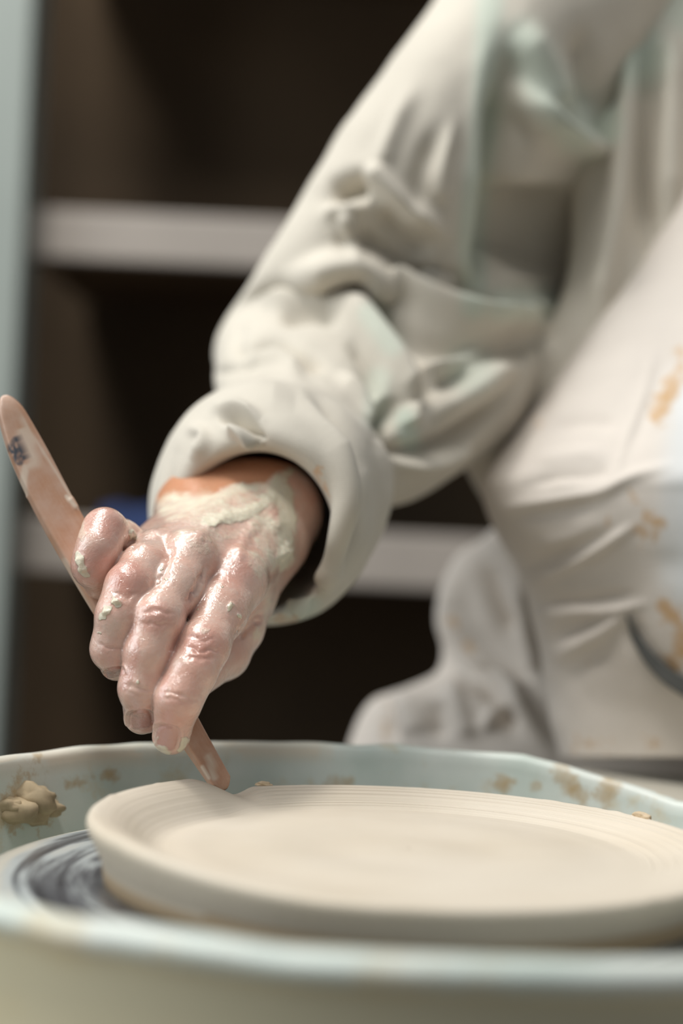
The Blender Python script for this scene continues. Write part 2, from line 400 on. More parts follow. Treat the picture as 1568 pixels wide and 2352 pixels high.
pan = mesh_obj('splash_pan', V, Q, M_PAN, None, np.stack([s, g, b], 1)); pan.matrix_world = Matrix.Translation((PC[0], PC[1], Z_PAN))
tag(pan, 'pale mint plastic splash pan spattered with clay around the wheel head', 'splash pan')

for k, (px, py, sz) in enumerate(((70, 1838, 9), (38, 1868, 8), (108, 1856, 6), (20, 1850, 5), (66, 1872, 7))):
    x, y, z = proj(Vw); f = facing(Vw, N) > 0.05
    i = np.argmin(np.where(f & (z > 0.5), (x - px) ** 2 + (y - py) ** 2, 1e12))
    bm = bmesh.new(); bmesh.ops.create_icosphere(bm, subdivisions=3, radius=1)
    v = np.array([q.co[:] for q in bm.verts]); v *= (1 + 0.35 * vnoise(v, 1.7, 20 + k) + 0.15 * vnoise(v, 4, 30 + k))[:, None]
    for q, c in zip(bm.verts, v): q.co = Vw[i] + N[i] * (sz * 0.00015) + c * np.array([sz, sz * 0.6, sz * 0.6]) * 0.001
    bm_obj('stuck_clay', bm, M_LUMP, pan, True)

# ------------------------------------------------------------------ clay plate on the wheel head
def smoothstep(a, b, x):
    t = np.clip((x - a) / (b - a), 0, 1); return t * t * (3 - 2 * t)
R = 0.0965
nT = 640
th = np.linspace(0, 2 * math.pi, nT, endpoint=False)
top_r = np.concatenate([np.linspace(0.004, 0.72, 70), np.linspace(0.724, 0.985, 110)])
TH = th[None, :]
tool_a = math.radians(131)
def adist(a, c): return (a - c + math.pi) % (2 * math.pi) - math.pi
left = smoothstep(math.radians(-2), math.radians(9), adist(TH, tool_a)) * (1 - smoothstep(math.radians(75), math.radians(130), adist(TH, tool_a)))   # the lifted lip left of the tool
rows = []
hT = Z_RIM - Z_HEAD
for r in top_r:
    z = hT - 0.0040 + 0.0040 * smoothstep(0.70, 0.985, r) ** 1.2 * np.ones_like(TH)
    z = z + left * (0.0045 * smoothstep(0.76, 0.97, r) - 0.0022 * np.exp(-((r - 0.80) / 0.07) ** 2))
    dt = adist(TH, tool_a - math.radians(3.5))
    z = z - 0.0022 * np.exp(-(dt / math.radians(3.0)) ** 2) * smoothstep(0.80, 0.97, r)
    right = smoothstep(math.radians(0), math.radians(-14), adist(TH, tool_a)) * smoothstep(math.radians(-150), math.radians(-110), adist(TH, tool_a))
    ridges = 1.6 * (0.00016 * np.sin(r * 330 + 1.5 * np.sin(r * 47)) + 0.00012 * np.sin(r * 590 + 2 * np.sin(r * 31)) + 0.0001 * np.sin(r * 171))
    z = z + ridges * smoothstep(0.62, 0.8, r) * (0.14 + 0.86 * right) + 0.00035 * np.sin(r * 16 + 0.8) * (1 - smoothstep(0.6, 0.8, r))
    rad = r * R * (1 + 0.004 * np.sin(2 * TH + 0.6) + 0.003 * np.sin(3 * TH)) * np.ones_like(TH)
    rows.append(np.stack([rad * np.cos(TH), rad * np.sin(TH), z], -1)[0])
zl = rows[-1][:, 2]
side = [(0.994, -0.0004), (0.9985, -0.0011), (1.0, -0.0019), (0.997, -0.0030), (0.986, -0.0048), (0.968, -0.0074), (0.951, -0.0097), (0.945, -0.0105), (0.947, -0.0118), (0.944, -0.0132), (0.940, -0.0150)]
for r, dz in side:
    rad = r * R * (1 + 0.004 * np.sin(2 * TH[0] + 0.6) + 0.003 * np.sin(3 * TH[0]))
    if dz <= -0.0150: z = np.zeros(nT)
    else: z = hT + dz * (hT / 0.015) + (zl - hT) * (1 + dz / 0.015)
    rows.append(np.stack([rad * np.cos(TH[0]), rad * np.sin(TH[0]), z + 0 * rad], -1))
rows.append(np.stack([0.3 * R * np.cos(th), 0.3 * R * np.sin(th), 0 * th], -1))
V = np.array(rows).reshape(-1, 3); Q = grid_quads(len(rows), nT, True)[:, ::-1]
# torn crumbs along the wet edge
edge = np.clip(1 - np.abs(np.hypot(V[:, 0], V[:, 1]) / R - 0.985) / 0.025, 0, 1)
V[:, 2] += edge * 0.0006 * np.clip(vnoise(V * [1, 1, 0], 170, 9) - 0.15, 0, 1) * (V[:, 2] > 0.004)
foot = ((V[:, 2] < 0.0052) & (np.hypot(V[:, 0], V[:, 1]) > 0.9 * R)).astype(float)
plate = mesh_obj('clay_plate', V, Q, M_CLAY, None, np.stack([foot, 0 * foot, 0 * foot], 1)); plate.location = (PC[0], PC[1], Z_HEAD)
tag(plate, 'flat round pale clay plate being shaped on the wheel head', 'clay plate')

# ------------------------------------------------------------------ implicit surfaces (for the hand)
class Field:
    def __init__(s, lo, hi, h):
        s.lo = np.array(lo); s.h = h; s.n = np.ceil((np.array(hi) - s.lo) / h).astype(int) + 1
        s.f = np.full(s.n, 0.05, np.float32)
        s.ax = [(s.lo[k] + np.arange(s.n[k]) * h).astype(np.float32) for k in range(3)]
    def sub(s, pts, rad):
        lo = pts.min(0) - rad; hi = pts.max(0) + rad
        a = np.clip(np.floor((lo - s.lo) / s.h).astype(int), 0, s.n - 2); b = np.clip(np.ceil((hi - s.lo) / s.h).astype(int) + 1, a + 1, s.n)
        return tuple(slice(x, y) for x, y in zip(a, b))
    def cone(s, sl, a, b, r1, r2):
        X = s.ax[0][sl[0]][:, None, None]; Y = s.ax[1][sl[1]][None, :, None]; Z = s.ax[2][sl[2]][None, None, :]
        d = (b - a).astype(np.float32); L = float(d @ d) + 1e-12
        t = np.clip(((X - a[0]) * d[0] + (Y - a[1]) * d[1] + (Z - a[2]) * d[2]) / L, 0, 1).astype(np.float32)
        return np.sqrt((X - a[0] - t * d[0]) ** 2 + (Y - a[1] - t * d[1]) ** 2 + (Z - a[2] - t * d[2]) ** 2) - (r1 + (r2 - r1) * t)
    def group(s, prims, ki, ku):
        pts = np.array([p for q in prims for p in q[:2]]); sl = s.sub(pts, 0.030)
        g = None
        for a, b, r1, r2 in prims:
            d = s.cone(sl, np.array(a), np.array(b), r1, r2)
            g = d if g is None else smin(g, d, ki)
        s.f[sl] = smin(s.f[sl], g, ku)
def smin(a, b, k):
    h = np.maximum(k - np.abs(a - b), 0) / k
    return np.minimum(a, b) - h * h * k * 0.25
def surface_nets(fd):
    f = fd.f; s = f < 0
    c = [s[i:s.shape[0] - 1 + i, j:s.shape[1] - 1 + j, k:s.shape[2] - 1 + k] for i in (0, 1) for j in (0, 1) for k in (0, 1)]
    al = c[0].copy(); an = c[0].copy()
    for q in c[1:]: al &= q; an |= q
    act = np.argwhere(an & ~al)
    idx = np.full(al.shape, -1, np.int32); idx[tuple(act.T)] = np.arange(len(act))
    off = np.array([(i, j, k) for i in (0, 1) for j in (0, 1) for k in (0, 1)])
    val = np.stack([f[tuple((act + o).T)] for o in off], 1)
    acc = np.zeros((len(act), 3)); cnt = np.zeros(len(act))
    for p in range(8):
        for q in range(p + 1, 8):
            if np.abs(off[p] - off[q]).sum() != 1: continue
            m = (val[:, p] < 0) != (val[:, q] < 0)
            t = val[:, p] / (val[:, p] - val[:, q] + 1e-20)
            acc += np.where(m[:, None], off[p] + t[:, None] * (off[q] - off[p]), 0); cnt += m
    V = fd.lo + fd.h * (act + acc / cnt[:, None])
    Q = []
    for ax in range(3):
        sl0 = [slice(None)] * 3; sl1 = [slice(None)] * 3; sl0[ax] = slice(0, -1); sl1[ax] = slice(1, None)
        e = np.argwhere(s[tuple(sl0)] != s[tuple(sl1)])
        u, v = (ax + 1) % 3, (ax + 2) % 3
        e = e[(e[:, u] > 0) & (e[:, v] > 0) & (e[:, u] < idx.shape[u]) & (e[:, v] < idx.shape[v])]
        def at(du, dv):
            t = e.copy(); t[:, u] += du; t[:, v] += dv; return idx[tuple(t.T)]
        q = np.stack([at(-1, -1), at(0, -1), at(0, 0), at(-1, 0)], 1)
        flip = ~s[tuple(e.T)]
        q[flip] = q[flip][:, ::-1]; Q.append(q)
    Q = np.vstack(Q); Q = Q[(Q >= 0).all(1)]
    return V, Q

mmr = 0.001
def p3(t): return P(t[0], t[1], t[2])
# joints of the right hand: photo pixel x, y and distance in metres; radius in mm
FING = {
 'index':  [((540, 1338, .612), 11.4), ((504, 1405, .597), 9.2), ((467, 1486, .581), 8.2), ((441, 1545, .575), 7.6), ((410, 1606, .571), 7.3), ((393, 1690, .577), 6.5)],
 'middle': [((432, 1292, .605), 10.8), ((402, 1350, .592), 9.0), ((361, 1424, .579), 8.0), ((339, 1500, .576), 7.3), ((324, 1580, .5755), 7.0), ((326, 1645, .587), 6.3)],
 'ring':   [((362, 1284, .609), 9.8), ((332, 1310, .596), 8.8), ((297, 1348, .5845), 7.7), ((277, 1415, .5805), 7.9), ((259, 1490, .582), 6.9), ((268, 1524, .596), 6.1)],
 'pinky':  [((318, 1282, .626), 8.8), ((276, 1246, .612), 7.6), ((240, 1217, .600), 7.0), ((226, 1258, .595), 6.9), ((213, 1300, .595), 6.6), ((232, 1346, .606), 5.8)],
}
THUMB = [((622, 1255, .660), 12.5), ((566, 1368, .640), 10.5), ((538, 1440, .630), 10.4), ((512, 1500, .622), 9.2), ((448, 1556, .604), 7.6)]
META = [((634, 1190, .672), 14.5, 'index'), ((588, 1172, .676), 14.5, 'middle'), ((530, 1172, .677), 14.0, 'ring'), ((470, 1182, .674), 13.0, 'pinky')]
fd = Field(P(150, 1760, .60) * 0 + [-0.108, 0.556, CZ - 0.100], [0.005, 0.80, CZ + 0.04], 0.00055)
# palm and back of the hand
pr_ = []
for q, r, nm in META:
    (m0, r0) = FING[nm][0]
    pr_.append((p3(q), p3(m0), r * mmr, (r0 - 0.6) * mmr))
pr_.append((p3((600, 1260, .665)), p3((430, 1330, .640)), .012, .010))
pr_.append((p3((520, 1250, .672)), p3((360, 1320, .635)), .011, .009))
fd.group(pr_, .010, .004)
# wrist and forearm
pr_ = [(p3((468, 1182, .674)), p3((630, 1172, .674)), .0150, .0150)]
for (ax, ay, ad, r), (bx, by, bd, r2) in (((462, 1172, .674, 14.5), (508, 1122, .715, 13.0)), ((628, 1165, .674, 15.5), (616, 1128, .715, 14.5)), ((550, 1165, .676, 16), (566, 1130, .715, 16.5)),
                                          ((508, 1122, .715, 13), (580, 1030, .795, 18)), ((616, 1128, .715, 14.5), (680, 1040, .795, 19)), ((566, 1130, .715, 16.5), (625, 1030, .795, 21))):
    pr_.append((p3((ax, ay, ad)), p3((bx, by, bd)), r * mmr, r2 * mmr))
pr_.append((p3((427, 1170, .676)), p3((432, 1166, .682)), .0085, .0085))
fd.group(pr_, .009, .012)
# thumb and its ball
pt = [(p3(a[0]), p3(b_[0]), a[1] * mmr, b_[1] * mmr) for a, b_ in zip(THUMB[:-1], THUMB[1:])]
fd.group(pt, .004, .008)
fd.group([(p3((562, 1372, .630)), p3((545, 1420, .626)), .0080, .0075)], .004, .006)
fd.group([(p3((398, 1300, .609)), p3((376, 1330, .602)), .006, .005)], .004, .005)
fd.group([(p3((484, 1345, .614)), p3((458, 1376, .606)), .006, .005)], .004, .005)
for nm in ('index', 'middle', 'ring', 'pinky'):
    ch = FING[nm]
    pf = [(p3(a[0]), p3(b_[0]), a[1] * mmr, b_[1] * mmr) for a, b_ in zip(ch[:-1], ch[1:])]
    # knuckle on the back of the hand
    j = ch[0]; pf.append((p3((j[0][0] - 2, j[0][1] - 10, j[0][2] - .001)), p3((j[0][0] + 8, j[0][1] - 14, j[0][2] + .004)), (j[1] - 1.2) * mmr, (j[1] - 1.6) * mmr))
    fd.group(pf, .0045, .0009)
V, Q = surface_nets(fd)
lab = np.arange(len(V))                       # keep the one connected surface
while True:
    old = lab.copy()
    for k in range(4):
        m = np.minimum(lab[Q[:, k]], lab[Q[:, (k + 1) % 4]])
        np.minimum.at(lab, Q[:, k], m); np.minimum.at(lab, Q[:, (k + 1) % 4], m)
    for _ in range(4): lab = lab[lab]
    if (lab == old).all(): break
main = np.bincount(lab).argmax(); keep = lab == main
newi = np.cumsum(keep) - 1; Q = newi[Q[keep[Q[:, 0]]]]; V = V[keep]
# keep vertices relaxed
def relax(V, Q, it, lam=0.5):
    e = np.vstack([Q[:, [0, 1]], Q[:, [1, 2]], Q[:, [2, 3]], Q[:, [3, 0]]])
    for _ in range(it):
        A = np.zeros_like(V); c = np.zeros(len(V))
        np.add.at(A, e[:, 0], V[e[:, 1]]); np.add.at(c, e[:, 0], 1)
        V = V + lam * (A / np.maximum(c, 1)[:, None] - V)
    return V
V = relax(V, Q, 3)
HAND_STROKES = [
 # creases over the middle joints
 ([(428, 1462), (462, 1470), (500, 1468)], 4, -.0004), ([(425, 1484), (462, 1496), (505, 1490)], 4, -.0005), ([(428, 1505), (460, 1514), (498, 1510)], 4, -.0004),
 ([(322, 1405), (358, 1402), (398, 1412)], 4, -.0004), ([(320, 1428), (352, 1436), (392, 1436)], 5, -.0004),
 ([(375, 1585), (405, 1592), (440, 1606)], 5, -.0005), ([(372, 1600), (400, 1608), (436, 1620)], 4, -.0003),
 ([(288, 1568), (318, 1582), (350, 1580)], 5, -.0005), ([(290, 1585), (318, 1596), (345, 1594)], 4, -.0003),
 ([(222, 1478), (250, 1488), (285, 1484)], 4, -.0004), ([(252, 1350), (285, 1372), (322, 1362)], 5, -.0004),
 # finger web and tendons
 ([(392, 1260), (380, 1310), (352, 1352)], 7, -.0012), ([(470, 1300), (458, 1340), (430, 1385)], 8, -.0014),
 ([(610, 1405), (575, 1440), (545, 1462)], 9, -.0018), ([(300, 1240), (315, 1262)], 8, -.0010),
 ([(600, 1180), (560, 1240), (545, 1290)], 14, .0008), ([(440, 1240), (520, 1190)], 12, .0008),
 # clay lumps
 ([(262, 1378), (270, 1392)], 7, .0016), ([(248, 1400), (238, 1412)], 7, .0010), ([(180, 1276), (186, 1300), (192, 1318)], 8, .0016), ([(529, 1395)], 7, .0010), ([(551, 1415)], 4, .0006), ([(316, 1566)], 4, .0005), ([(300, 1220), (304, 1236)], 6, .0010),
 ([(612, 1130), (625, 1180), (640, 1230)], 16, .0012), ([(480, 1190), (560, 1180), (610, 1150)], 14, .0009), ([(660, 1240), (655, 1265), (640, 1290)], 12, .0014), ([(655, 1270)], 8, .0012)]
V = sculpt(V, Q, HAND_STROKES, 0.0, 0.25, 1.0, 6)
# nails: a bordered plate on the back of each fingertip
x, y, z = proj(V); N = vnormals(V, Q); fc = facing(V, N)
nailm = np.zeros(len(V))
for (cx, cy, w, h, rot, dmax) in ((381, 1697, 29, 29, 8, .60), (322, 1655, 27, 22, -6, .60), (262, 1545, 22, 12, -10, .61)):
    cr_, sr_ = math.cos(math.radians(rot)), math.sin(math.radians(rot))
    dx = (x - cx) * cr_ + (y - cy) * sr_; dy = -(x - cx) * sr_ + (y - cy) * cr_
    sd = ((np.abs(dx) / w) ** 3 + (np.abs(dy) / h) ** 3) ** (1 / 3)
    ok = (fc > 0.1) & (z < dmax)
    gro = np.exp(-((sd - 1.0) / 0.13) ** 2) * np.where(dy > h * 0.55, 0.2, 1.0)
    rim = np.exp(-((sd - 1.28) / 0.15) ** 2) * (dy < h * 0.5)
    V[ok] += N[ok] * (-0.0007 * gro + 0.00035 * rim)[ok][:, None]
    nailm = np.maximum(nailm, ok * np.clip((1.0 - sd) / 0.1, 0, 1))
slip = paint(V, Q, [([(390, 1165), (470, 1165), (560, 1160), (620, 1140)], 44, 0.62), ([(400, 1150), (470, 1146), (540, 1125), (610, 1118)], 14, 0.7), ([(480, 1195), (560, 1180), (620, 1140), (640, 1100)], 18, 0.95), ([(650, 1130), (660, 1200), (650, 1290)], 26, 0.85), ([(600, 1200), (640, 1260), (600, 1290)], 44, 0.6), ([(560, 1215), (480, 1225), (420, 1228)], 26, 0.45), ([(650, 1100), (665, 1085)], 12, 0.8),
                         ([(262, 1378), (270, 1392)], 9, 1.3), ([(248, 1398), (236, 1415)], 9, 1.1), ([(180, 1276), (186, 1300), (196, 1322)], 10, 1.2), ([(529, 1395)], 9, 1.3), ([(551, 1415)], 5, 1.2), ([(302, 1222), (304, 1236)], 7, 1.1), ([(190, 1190), (186, 1240)], 8, 0.5),
                         ([(365, 1718), (385, 1728)], 10, 0.8), ([(425, 1700), (415, 1722)], 10, 0.75), ([(360, 1695), (358, 1712)], 6, 0.6), ([(316, 1566)], 5, 1.0), ([(231, 1455)], 5, 1.0), ([(470, 1450)], 14, 0.5), ([(615, 1350), (610, 1410), (590, 1470)], 18, 0.42), ([(330, 1240), (380, 1236)], 22, 0.35), ([(445, 1255), (470, 1262)], 18, 0.5), ([(240, 1470), (262, 1470)], 8, 0.4), ([(510, 1350)], 4, 1.0), ([(455, 1400)], 4, 1.0), ([(380, 1330)], 4, 1.0), ([(372, 1310)], 3, 1.0), ([(497, 1135)], 30, 0.3)], True, 5)
red = paint(V, Q, [([(462, 1482)], 46, 0.55), ([(362, 1420)], 40, 0.5), ([(290, 1325)], 44, 0.6), ([(545, 1310)], 40, 0.4), ([(240, 1200)], 44, 0.5), ([(215, 1300)], 50, 0.45), ([(400, 1650)], 50, 0.45), ([(320, 1620)], 40, 0.4), ([(425, 1560)], 40, 0.2), ([(260, 1500)], 40, 0.35), ([(300, 1440), (310, 1500), (285, 1580)], 12, 0.4), ([(440, 1360), (395, 1500), (370, 1600)], 10, 0.4)])
ln = np.interp(x, [370, 480, 540, 600, 640, 700], [1150, 1136, 1110, 1112, 1082, 1070])      # bare forearm above the slip line
wet = smoothstep(-9, 9, y - ln + 10 * vnoise(V, 150, 2))
o_person = thing('person', (0.22, 0.95, 0), "potter in a pale linen shirt and stained apron, right hand pressing a wooden tool", 'person')
body = mesh_obj('body', V, Q, M_SKIN, o_person, np.stack([slip, red, nailm, wet], 1))

# ------------------------------------------------------------------ wooden tool
cl = resample([(517, 1814, .5868), (449, 1704, .5915), (392, 1612, .597), (310, 1480, .6035), (220, 1330, .609), (132, 1176, .614), (62, 1035, .618), (8, 908, .621)], 420)
wid = resample([(3.6, 2.0), (4.4, 3.0), (5.4, 3.4), (6.4, 3.2), (7.0, 3.0), (7.2, 2.9), (6.6, 2.8), (3.8, 2.4)], 420) * mmr
ct = P(cl[:, 0], cl[:, 1], cl[:, 2])
T = np.gradient(ct, axis=0); T /= np.linalg.norm(T, axis=1, keepdims=True)
vd = ct - cam_o; vd /= np.linalg.norm(vd, axis=1, keepdims=True)
side_v = np.cross(T, vd); side_v /= np.linalg.norm(side_v, axis=1, keepdims=True)
if (side_v[0] @ rgt) < 0: side_v = -side_v
nrm = np.cross(side_v, T); nrm *= np.sign((nrm * -vd).sum(1))[:, None]
al = math.radians(-22)
sv = side_v * math.cos(al) + nrm * math.sin(al); nv = -side_v * math.sin(al) + nrm * math.cos(al)
na = 72; aa = np.linspace(0, 2 * math.pi, na, endpoint=False)
ex = 0.28
cxs = np.sign(np.cos(aa)) * np.abs(np.cos(aa)) ** ex; cys = np.sign(np.sin(aa)) * np.abs(np.sin(aa)) ** (ex + .1)
endf = np.ones(420); k = 26
endf[-k:] = np.sqrt(np.clip(1 - (np.linspace(0, 1, k)) ** 2.2, 0.002, 1)); endf[:10] = np.sqrt(np.clip(np.linspace(0.05, 1, 10), 0, 1))
V = ct[:, None, :] + (wid[:, 0] * endf)[:, None, None] * cxs[None, :, None] * sv[:, None, :] + (wid[:, 1] * endf)[:, None, None] * cys[None, :, None] * nv[:, None, :]
V = V.reshape(-1, 3); Q = grid_quads(420, na, True)
Nn = vnormals(V, Q)
if facing(V, Nn)[facing(V, Nn) > 0].size and ((V - np.repeat(ct, na, 0)) * Nn).sum() < 0: Q = Q[:, ::-1]
V = sculpt(V, Q, [([(52, 1143), (58, 1150)], 8, .0012), ([(160, 1140), (180, 1170)], 8, .0005)])
zz = lambda L: [(a / 3.92, 880 + b_ / 3.92) for a, b_ in L]
ink = paint(V, Q, [(zz(L), w * 1.35, 1.0) for L, w in (([(88, 600), (92, 570), (112, 545), (138, 505), (160, 520), (180, 560), (196, 605), (228, 640)], 5.0), ([(92, 580), (112, 620)], 4.0), ([(125, 575), (140, 608)], 3.2), ([(140, 625), (165, 600), (205, 620), (236, 648), (205, 672), (150, 650), (140, 668)], 5.0), ([(140, 668), (150, 700), (180, 722), (196, 690)], 4.5), ([(165, 655), (178, 690)], 4.5))])
ink = ink * np.clip(0.85 + 0.5 * vnoise(V, 900, 4), 0.35, 1)
film = paint(V, Q, [(zz([(230, 760), (210, 900), (220, 1000)]), 9, 0.7), (zz([(600, 1020), (680, 1110)]), 5, 0.9), (zz([(580, 1600), (640, 1750), (800, 2050)]), 8, 0.55), (zz([(200, 420), (330, 700), (450, 850)]), 5, 0.7), ([(478, 1740), (492, 1785)], 8, 0.8), ([(465, 1762), (480, 1786)], 5, 0.8), (zz([(150, 230), (300, 480), (480, 760), (700, 1130)]), 3, 0.6)])
tool = mesh_obj('modelling_tool', V, Q, M_WOOD, None, np.stack([film, 0 * film, ink], 1))
off = V - np.repeat(ct, na, 0); alen = np.concatenate([[0], np.cumsum(np.linalg.norm(np.diff(ct, axis=0), axis=1))])
gv = np.stack([(off * np.repeat(sv, na, 0)).sum(1), (off * np.repeat(nv, na, 0)).sum(1), np.repeat(alen, na) * 0.05], 1)
tool.data.attributes.new('grain', 'FLOAT_VECTOR', 'POINT').data.foreach_set('vector', gv.astype(np.float32).ravel())
tag(tool, 'long flat wooden modelling tool with dark ink mark, held over the clay plate', 'pottery tool')

# ------------------------------------------------------------------ clothing
def vec(c, d):                       # 3D offset from ring centre c by (pixels x, pixels y, metres deep)
    return P(c[0] + d[0], c[1] + d[1], c[2] + d[2]) - P(*c)
def loft(rings, n, m, sup=1.0):
    C = resample([P(*r[0]) for r in rings], n); A = resample([vec(r[0], r[1]) for r in rings], n); B = resample([vec(r[0], r[2]) for r in rings], n)
    a = np.linspace(0, 2 * math.pi, m, endpoint=False)
    ca = np.sign(np.cos(a)) * np.abs(np.cos(a)) ** sup; sa = np.sign(np.sin(a)) * np.abs(np.sin(a)) ** sup
    V = C[:, None] + ca[None, :, None] * A[:, None] + sa[None, :, None] * B[:, None]
    Q = grid_quads(n, m, True); V = V.reshape(-1, 3)
    if ((V - np.repeat(C, m, 0)) * vnormals(V, Q)).sum() < 0: Q = Q[:, ::-1]
    return V, Q
SLEEVE = [((1560, -420, .96), (330, 170, 0), (0, 0, -.085)), ((1290, 40, .905), (229, 123, .02), (0, 0, -.078)), ((1088, 390, .885), (262, 112, .035), (0, -10, -.075)),
          ((1008, 592, .882), (298, 104, .035), (-20, -30, -.070)), ((950, 703, .876), (345, 52, .025), (-30, -70, -.066)), ((898, 800, .868), (385, 10, 0), (-50, -150, -.055)),
          ((828, 890, .84), (348, 60, -.02), (-45, -175, -.04)), ((740, 970, .80), (258, 105, -.022), (-15, -160, -.028)), ((690, 1020, .768), (206, 70, -.02), (0, -160, -.02)),
          ((642, 1100, .738), (262, 15, -.017), (-10, -228, -.016)), ((603, 1160, .706), (268, 0, -.017), (0, -284, -.016)), ((592, 1186, .676), (255, 0, -.015), (0, -264, -.015)),
          ((590, 1208, .660), (224, 0, -.013), (0, -228, -.013)), ((592, 1222, .659), (190, 0, -.011), (0, -197, -.011)), ((593, 1222, .672), (176, 0, -.010), (0, -186, -.010)), ((605, 1200, .705), (172, 0, -.008), (0, -182, -.008)), ((645, 1140, .755), (165, 0, -.008), (0, -160, -.008))]
V, Q = loft(SLEEVE, 420, 360)
SL_STROKES = [
 ([(650, 660), (700, 632), (760, 610), (830, 606), (900, 645), (1000, 697), (1120, 733), (1230, 722), (1320, 690)], 26, .011),
 ([(760, 560), (850, 560), (950, 625), (1050, 672), (1150, 680)], 34, -.009),
 ([(860, 690), (930, 760), (1050, 800), (1180, 790), (1260, 760)], 34, -.007),
 ([(840, 385), (880, 420), (930, 470), (1010, 535)], 24, .009), ([(755, 455), (800, 432), (850, 428)], 24, -.010), ([(740, 500), (790, 476), (855, 482)], 16, .003), ([(790, 485), (805, 545), (825, 600)], 15, .005), ([(870, 480), (930, 540), (1000, 590)], 26, -.006),
 ([(950, 200), (890, 330), (880, 380)], 22, .003), ([(1000, 300), (960, 420), (950, 480)], 22, -.003), ([(1040, 280), (1010, 400), (1010, 470)], 16, .003),
 ([(1125, 40), (1105, 300), (1085, 520), (1075, 680)], 30, .003), ([(1175, 100), (1165, 300), (1150, 520), (1135, 660)], 46, -.016), ([(1250, 420), (1240, 520), (1230, 640)], 85, -.022),
 ([(1180, 180), (1250, 270), (1330, 325), (1392, 342)], 24, .011), ([(1390, 345), (1372, 480), (1350, 640)], 18, .006), ([(1330, 420), (1320, 520), (1290, 640)], 36, -.014), ([(1200, 60), (1260, 160), (1290, 250)], 30, .004), ([(1330, 60), (1350, 180), (1360, 280)], 26, -.006),
 ([(760, 680), (850, 760), (925, 860), (950, 925)], 34, .008), ([(840, 650), (905, 760), (965, 880), (975, 930)], 16, -.006),
 ([(560, 815), (632, 792), (694, 826), (745, 856)], 15, -.006), ([(560, 845), (640, 825), (700, 858)], 18, .004), ([(640, 738), (710, 722), (785, 735)], 17, -.005), ([(600, 700), (690, 690), (760, 700)], 22, .004), ([(560, 740), (545, 790), (550, 830)], 14, -.003), ([(800, 780), (850, 850), (862, 930)], 18, -.004), ([(770, 860), (830, 920), (850, 990)], 20, .004),
 ([(900, 910), (885, 970), (868, 1020)], 20, -.010), ([(880, 970), (920, 1030), (1000, 1022), (1100, 960), (1180, 880)], 18, -.007), ([(941, 930), (938, 985)], 13, .005), ([(980, 960), (1080, 900), (1180, 820)], 30, .006), ([(900, 1070), (1000, 1060), (1080, 1010)], 22, .005), ([(960, 850), (1060, 820), (1130, 790)], 14, .004), ([(1000, 890), (1090, 850)], 16, -.004),
 ([(430, 880), (500, 862), (580, 850), (680, 868)], 13, -.004), ([(440, 930), (560, 900), (680, 910)], 30, .004),
 ([(500, 955), (545, 958), (582, 985), (606, 1018)], 11, -.006), ([(520, 985), (560, 1000), (585, 1025)], 11, .004), ([(480, 950), (540, 935), (600, 965)], 12, .003),
 ([(690, 860), (745, 930), (795, 1010), (822, 1090), (830, 1160), (818, 1235), (785, 1305)], 15, -.009), ([(700, 920), (765, 1010), (795, 1100), (797, 1180), (775, 1270), (730, 1340), (680, 1390)], 24, .004), ([(730, 870), (800, 950), (845, 1050), (853, 1150)], 16, .004),
 ([(400, 1000), (380, 1080), (375, 1160)], 14, -.002), ([(420, 980), (470, 1000), (440, 1060)], 14, .002),
 ([(690, 1300), (725, 1360), (750, 1400)], 18, -.004), ([(650, 1390), (720, 1400), (790, 1370)], 14, .003)]
V = sculpt(V, Q, SL_STROKES, 0.1, 0.5, 1.45)
V += vnormals(V, Q) * (0.0007 * vnoise(V, 70, 8) + 0.0012 * vnoise(V, 28, 6))[:, None]
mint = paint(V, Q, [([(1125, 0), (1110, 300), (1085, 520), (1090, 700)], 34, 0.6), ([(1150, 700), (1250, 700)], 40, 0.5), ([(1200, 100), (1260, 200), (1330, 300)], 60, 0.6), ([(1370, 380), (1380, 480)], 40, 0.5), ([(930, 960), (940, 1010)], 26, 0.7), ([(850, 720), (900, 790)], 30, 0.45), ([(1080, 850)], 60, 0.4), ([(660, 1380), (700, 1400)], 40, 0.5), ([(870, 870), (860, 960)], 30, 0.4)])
stn = paint(V, Q, [([(735, 1080), (745, 1160), (745, 1230)], 18, 0.45), ([(640, 1420), (700, 1425)], 14, 0.5), ([(1030, 650)], 26, 0.4)])
sleeve = mesh_obj('shirt_sleeve', V, Q, M_SHIRT, o_person, np.stack([stn, mint, 0 * stn], 1))

TORSO = [((1880, -420, .97), (520, 0, .05), (0, 0, -.07)), ((1880, 0, .95), (520, 0, .05), (0, 0, -.068)), ((1890, 350, .935), (515, 0, .052), (0, 0, -.064)), ((1860, 700, .925), (520, 0, .05), (0, 0, -.064)),
         ((1770, 1000, .915), (645, 0, .04), (0, 0, -.07)), ((1800, 1250, .93), (610, 0, .02), (0, 0, -.08)), ((1760, 1500, .96), (560, 0, 0), (0, 0, -.10)), ((1780, 1900, .97), (560, 0, 0), (0, 0, -.10))]
V, Q = loft(TORSO, 260, 300)
V = sculpt(V, Q, [([(1500, 100), (1492, 260), (1482, 420), (1500, 600)], 26, -.014), ([(1445, 60), (1440, 250), (1425, 450), (1390, 640), (1370, 760)], 30, .010), ([(1540, 60), (1535, 300), (1540, 500)], 30, .007), ([(1400, 100), (1405, 260)], 24, -.008), ([(1280, 790), (1220, 850), (1190, 920)], 24, .007), ([(1250, 870), (1190, 960), (1120, 1040)], 20, -.006), ([(1180, 900), (1130, 1000), (1105, 1060)], 18, .005)])
V += vnormals(V, Q) * (0.0015 * vnoise(V, 24, 11))[:, None]
